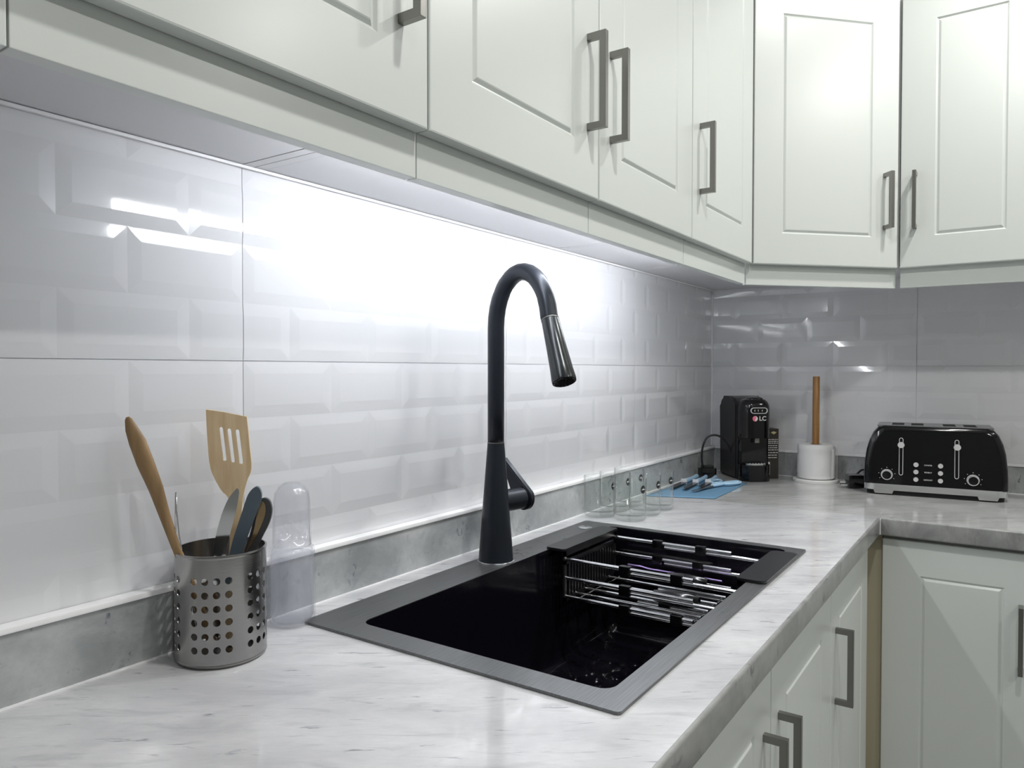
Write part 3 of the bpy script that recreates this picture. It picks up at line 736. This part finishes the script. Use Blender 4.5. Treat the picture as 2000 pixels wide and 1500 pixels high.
def ring_handle(name, cx, cy, a, b_, rot):
    bm = NB(); n = 26; pts = []
    for i in range(n+1):
        th = 2*PI*i/n; x, y = a*math.cos(th), b_*math.sin(th); pts.append((cx+x*math.cos(rot)-y*math.sin(rot), cy+x*math.sin(rot)+y*math.cos(rot), .006))
    tube(bm, pts, .0042, 10, caps=False, ref=(0, 0, 1))
    e0 = Vector((0, 0, .005)); e1 = Vector((cx-a*math.cos(rot), cy-a*math.sin(rot), .006)); tube(bm, [e0, (e0+e1)/2, e1], [.0045, .005, .0045], 10)
    obj(name, bm, BLUEP, sc, True)
ring_handle('handle', .082, .014, .036, .014, .15); ring_handle('handle', .085, -.032, .036, .014, -.42)
b = NB(); prism(b, [(.01, .006), (-.11, .022), (-.112, .018), (.0, -.006)], .002, .004, .0003); obj('blade', b, STEEL, sc)
b = NB(); prism(b, [(.01, -.006), (-.11, .008), (-.112, .012), (.0, .006)], .0045, .0065, .0003); obj('blade', b, STEEL, sc)
b = NB(); lathe(b, [(0, .0095), (.003, .009), (.004, .007), (.004, .001), (0, .001)], 16); obj('pivot_screw', b, CHROME, sc, True)

# ================================================================ COFFEE MACHINE
cm = thing('coffee_machine', 'glossy black capsule coffee machine with the letters LC in the corner', 'coffee machine', (2.348, -.226, 0), -math.radians(50))
def profx(bm, prof, x0, x1, bev=.006):
    a = [bm.verts.new((x0, y, z)) for y, z in prof]; c = [bm.verts.new((x1, y, z)) for y, z in prof]; n = len(prof)
    fs = [bm.faces.new(a), bm.faces.new(c[::-1])]+[bm.faces.new((a[i], c[i], c[(i+1) % n], a[(i+1) % n])) for i in range(n)]
    if bev: bmesh.ops.bevel(bm, geom=list({e for f in fs[:2] for e in f.edges}), offset=bev, segments=3, affect='EDGES')
def arc(cy, cz, r, a0, a1, n=6): return [(cy+r*math.cos(math.radians(a0+(a1-a0)*i/n)), cz+r*math.sin(math.radians(a0+(a1-a0)*i/n))) for i in range(n+1)]
prof = [(.198, 0), ]+arc(.163, .233, .035, 0, 90)+[(.12, .268), (.085, .262), (.060, .248), (.058, .0)]
b = NB(); profx(b, prof, -.050, .052, .008); obj('water_tank_body', b, BLKM, cm, True)
def column(bm, z0, z1, w, d, r, y0=0, dome=0):
    base = rrect(-w, w, y0, y0+d, r, 7)
    lv = [(z0, 1.0), (z1-dome, 1.0)]
    if dome: lv += [(z1-dome*(1-math.sin(math.radians(a))), .55+.45*math.cos(math.radians(a))) for a in (20, 40, 60, 75, 90)]
    rings = []; cyy = y0+d*.55
    for z, k in lv: rings.append([bm.verts.new((x*k, cyy+(y-cyy)*k, z)) for x, y in base])
    for a, c in zip(rings, rings[1:]):
        n = len(a)
        for i in range(n): bm.faces.new((a[i], a[(i+1) % n], c[(i+1) % n], c[i]))
    bm.faces.new(rings[-1]); bm.faces.new(rings[0][::-1])
b = NB(); column(b, .138, .262, .047, .085, .034, 0, .030); obj('brewing_head', b, BLK, cm, True)
b = NB(); column(b, .252, .268, .022, .050, .012, .012, .006); obj('lid_lever', b, BLK, cm, True)
b = NB(); column(b, .0, .052, .048, .075, .034, -.002); obj('drip_tray', b, BLK, cm, True)
b = NB(); box(b, -.044, .046, .030, .062, .05, .14, .006); obj('front_panel', b, BLK, cm, True)
b = NB(); column(b, .052, .057, .034, .050, .022, .004)
for i in range(6): box(b, -.026+i*.0095, -.022+i*.0095, .010, .045, .057, .0586)
obj('cup_grid', b, CHROME, cm)
b = NB(); box(b, -.008, .008, .012, .030, .122, .139, .003); obj('coffee_spout', b, NICKEL, cm, True)
b = NB(); A0 = slot((-.018, .226), (.018, .226), .0095, 8); A1 = slot((-.018, .226), (.018, .226), .0078, 8)
yy = -.0012
def ringplate(bm, o, i_, y0, y1):
    n = len(o); O = [bm.verts.new((x, y0, z)) for x, z in o]; I = [bm.verts.new((x, y0, z)) for x, z in i_]; O2 = [bm.verts.new((x, y1, z)) for x, z in o]; I2 = [bm.verts.new((x, y1, z)) for x, z in i_]
    for k in range(n):
        j = (k+1) % n; bm.faces.new((O[k], O[j], I[j], I[k])); bm.faces.new((O[k], O2[k], O2[j], O[j])); bm.faces.new((I[k], I[j], I2[j], I2[k]))
ringplate(b, A0, A1, -.0022, .004); bz = obj('display_bezel', b, PRINT, cm)
b = NB(); 
for x in (-.014, -.003, .010): box(b, x-.0008, x+.0008, -.0012, .002, .223, .229)
obj('display_mark', b, PRINT, bz)
b = NB(); lathe(b, [(0, .0), (.0085, 0), (.0085, .0018), (0, .0018)], 28); xf(b, Matrix.Translation((-.0135, -.0006, .2005)) @ Matrix.Rotation(PI/2, 4, 'X')); lg = obj('round_emblem', b, RED, cm)
b = NB(); prism(b, [(-.0005, -.0085), (.0055, -.0060), (.0082, 0), (.0062, .0055), (.001, .0085), (.0035, .002), (.0005, -.001)], 0, .0004); xf(b, Matrix.Translation((-.0135, -.0025, .2005)) @ Matrix.Rotation(PI/2, 4, 'X')); obj('emblem_crescent', b, PRINT, lg)
text_obj('LC', .0195, PRINT, cm, (.0115, -.0012, .2005), (PI/2, 0, 0), bold=True)
bx = thing('capsule_carton', 'slim dark brown carton with fine white print between coffee machine and kitchen roll', 'box', (2.348, -.226, 0), -math.radians(50))
b = NB(); box(b, .056, .095, .062, .122, .0005, .163, .0008); obj('carton', b, BOXM, bx)
b = NB(); prism(b, [(.078, .0), (.088, .006), (.078, .010), (.068, .006)], 0, .0003); xf(b, Matrix.Translation((0, .0617, .145)) @ Matrix.Rotation(PI/2, 4, 'X')); obj('gold_emblem', b, GOLD, bx)
b = NB()
for i, z in enumerate([.127, .121, .115, .107, .100, .093, .084, .076, .068]):
    x = .059
    while x < .090:
        wd = random.uniform(.004, .011); box(b, x, min(x+wd, .0925), .0616, .0619, z, z+.0022); x += wd+.002
box(b, .060, .066, .0616, .0619, .012, .055)
obj('fine_print', b, PRINT, bx)
cdm = thing('power_adapter', 'black power plug with a looping cord beside the coffee machine', 'plug', (2.345, -.062, 0), -math.radians(45))
b = NB(); box(b, -.028, .024, -.018, .018, .0005, .034, .008); box(b, -.020, .016, -.012, .012, .030, .042, .004); obj('plug_body', b, BLK, cdm, True)
b = NB(); ptc = [(-.016, .036), (-.020, .06), (-.018, .098), (-.004, .130), (.018, .140), (.044, .134), (.066, .112), (.080, .080), (.084, .05), (.078, .03)]
ptc = smooth_loop(ptc, 5, (0, 9))[:46]
tube(b, [(u, .002+max(0, u)*-.12, z) for u, z in ptc], .0034, 10); obj('cord', b, BLKM, cdm, 'all')

# ================================================================ KITCHEN ROLL
kr = thing('kitchen_roll_holder', 'kitchen roll holder with a white round base and an oak pole', 'roll holder', (2.462, -.372, 0))
b = NB(); lathe(b, [(0, .0), (.066, 0), (.067, .002), (.067, .009), (.065, .011), (.062, .0105), (0, .0105)], 56); obj('base', b, WHITE, kr, True)
b = NB(); lathe(b, [(0, .0105), (.0105, .0105), (.0105, .332), (.0095, .334), (0, .334)], 28); obj('pole', b, WOODP, kr, True)
b = NB(); tube(b, [(.03, -.0575, .010), (.03, -.0575, .128)], .0012, 8); o = obj('tear_wire', b, WHITE, kr, True)
pr = thing('paper_roll', 'half-used white paper roll with a loose folded edge on the oak pole', 'kitchen roll', (2.462, -.372, 0))
b = NB(); lathe(b, [(.018, .0118), (.052, .0122), (.0545, .016), (.0535, .024), (.0550, .030), (.0545, .088), (.0535, .096), (.0550, .103), (.0545, .115), (.051, .1195), (.018, .119)], 60, closed=True); obj('roll', b, PAPER, pr, True)
b = NB(); L1 = []; L2 = []
for i in range(9):
    a = math.radians(-185+i*9); rr = .0558+.0035*abs(math.sin(i*1.7)); L1.append(b.verts.new((rr*math.cos(a), rr*math.sin(a), .014+.002*math.sin(i)))); L2.append(b.verts.new((rr*math.cos(a+.02), rr*math.sin(a+.02), .109-.002*math.sin(i*2))))
for i in range(8): b.faces.new((L1[i], L1[i+1], L2[i+1], L2[i]))
obj('loose_sheet', b, PAPER, pr, True, rot=(0, 0, math.radians(70)))

# ================================================================ TOASTER
TO = Vector((2.312, -.572, 0)); ts = thing('toaster', 'black four-slot toaster with chrome base on the corner worktop', 'toaster', tuple(TO), -math.radians(84.5))
TL = [(-.036, .030), (-.0368, .060), (-.0355, .095), (-.031, .128), (-.024, .155), (-.014, .177), (-.002, .190), (.012, .1960), (.265, .1960), (.279, .190), (.290, .177), (.299, .155), (.3055, .128), (.309, .095), (.3105, .060), (.3105, .030)]
b = NB(); loops = []; cxm = .137
def tl(ins, y): return [b.verts.new((x+(ins if x < cxm else -ins), y+.010*(z/.196)**2*(1 if y < .09 else -1), z-(ins*(1 if z > .1 else 0)))) for x, z in TL]
for ins, y in [(.016, .0), (.007, .0015), (.002, .006), (0, .014), (0, .168), (.002, .176), (.007, .1805), (.016, .182)]: loops.append(tl(ins, y))
for a, c in zip(loops, loops[1:]):
    for i in range(len(a)-1): b.faces.new((a[i], a[i+1], c[i+1], c[i]))
b.faces.new(loops[0]); b.faces.new(loops[-1][::-1]); b.faces.new([l[0] for l in loops]+[l[-1] for l in loops][::-1])
obj('shell', b, BLK, ts, True)
# chrome base with cut-away skirt and feet
b = NB(); so2 = rrect(-.0385, .3130, -.003, .185, .030, 7)
A = [b.verts.new((x, y, .031)) for x, y in so2]; B2 = [b.verts.new((x, y, .0135)) for x, y in so2]; n = len(so2)
for i in range(n): b.faces.new((A[i], A[(i+1) % n], B2[(i+1) % n], B2[i]))
b.faces.new(A[::-1]); b.faces.new(B2)
obj('chrome_skirt', b, CHROME, ts, True)
for x0, x1 in ((-.012, .040), (.240, .290)):
    b = NB(); prism(b, [(x0+.004, .004), (x1-.004, .004), (x1, .0145), (x0, .0145)], 0, .012); xf(b, Matrix.Translation((0, .0095, 0)) @ Matrix.Rotation(PI/2, 4, 'X')); obj('skirt_foot', b, CHROME, ts)
b = NB(); prism(b, rrect(-.030, .304, .006, .176, .025, 6), .001, .0135); obj('underside', b, DARKIN, ts)
# top plate with four slots
slots = [.048, .097, .176, .226]; b = NB()
xs = [-.004]+[v for s0 in slots for v in (s0-.0155, s0+.0155)]+[.278]; ys = (.022, .042, .142, .160)
for i in range(len(xs)-1):
    for j in range(3):
        if j == 1 and i % 2 == 1: continue
        box(b, xs[i], xs[i+1], ys[j], ys[j+1], .1925, .1970)
bmesh.ops.remove_doubles(b, verts=b.verts, dist=1e-5)
obj('top_plate', b, mat('grey_satin_metal', (.30, .30, .31), .3, .8), ts)
for s0 in slots:
    b = NB(); box(b, s0-.0155, s0+.0155, ys[1], ys[2], .1961, .1963); obj('bread_slot', b, DARKIN, ts)
fy = lambda z: .010*(z/.196)**2
def vring(bm, pts, rad, z_off=0):
    P3 = [(x, fy(z)-.0006, z) for x, z in pts]; tube(bm, P3+[P3[0], P3[1]], rad, 6, caps=False)
for xx, zt, zb_ in ((.0572, .158, .063), (.1918, .158, .062)):
    b = NB(); vring(b, slot((xx, zb_), (xx, zt), .0046, 6), .0010); sl_ = obj('lever_track', b, SILVER, ts)
    b = NB(); box(b, xx-.003, xx+.003, fy(zt)-.022, fy(zt)-.001, zt-.016, zt-.010, .001); tube(b, [(xx, fy(zt)-.012, zt-.013), (xx, fy(zt)-.026, zt-.013)], [.0075, .0085], 20); obj('lever_knob', b, SILVER, sl_, True)
for xx, zz in ((.0219, .0575), (.2300, .0560)):
    b = NB(); y0 = fy(zz); tube(b, [(xx, y0+.001, zz), (xx, y0-.003, zz)], [.0155, .0150], 32); dl = obj('dial', b, SILVER, ts, True)
    b = NB(); tube(b, [(xx, y0-.003, zz), (xx, y0-.014, zz)], [.0125, .0115], 32); obj('dial_knob', b, BLK, dl, True)
    b = NB(); ringr = [(xx+.0122*math.cos(2*PI*i/24), y0-.0142, zz+.0122*math.sin(2*PI*i/24)) for i in range(26)]; tube(b, ringr, .0008, 6, caps=False); obj('dial_ring', b, SILVER, dl, True)
    b = NB()
    for i in range(7):
        a = math.radians(-120+i*40+90); cxx, czz = xx+.0205*math.cos(a), zz+.0205*math.sin(a); box(b, cxx-.0008, cxx+.0008, y0-.0008, y0+.001, czz-.0008, czz+.0008)
    obj('dial_marks', b, PRINT, ts)
for zz, word in ((.0895, 'CANCEL'), (.0695, 'REHEAT'), (.0485, 'DEFROST')):
    for xx in (.0943, .1536):
        b = NB(); y0 = fy(zz); tube(b, [(xx, y0+.001, zz), (xx, y0-.004, zz)], [.0066, .0060], 22); obj('button', b, SILVER, ts, True)
    text_obj(word, .0052, PRINT, ts, (.124, fy(zz)-.0008, zz), (PI/2, 0, 0))
# toaster plug and cord
tpl = thing('toaster_plug', 'black three-pin plug and cord lying at the left end of the toaster', 'plug', (2.392, -.500, 0), math.radians(-60))
b = NB(); box(b, -.026, .020, -.019, .019, .0005, .042, .010); tube(b, [(.018, 0, .016), (.032, .004, .016)], [.008, .005], 12); obj('plug_body', b, BLK, tpl, True)
b = NB()
for p in ((-.008, .010), (.0, .018), (.009, .010)): box(b, -.044, -.024, p[0]-.002, p[0]+.002, p[1]-.003, p[1]+.003)
obj('pins', b, CHROME, tpl)
b = NB(); tube(b, [(.03, .004, .016), (.040, .012, .02), (.050, .030, .035), (.052, .050, .05), (.044, .070, .045), (.035, .082, .03)], .0032, 10); obj('cord', b, BLKM, tpl, 'all')
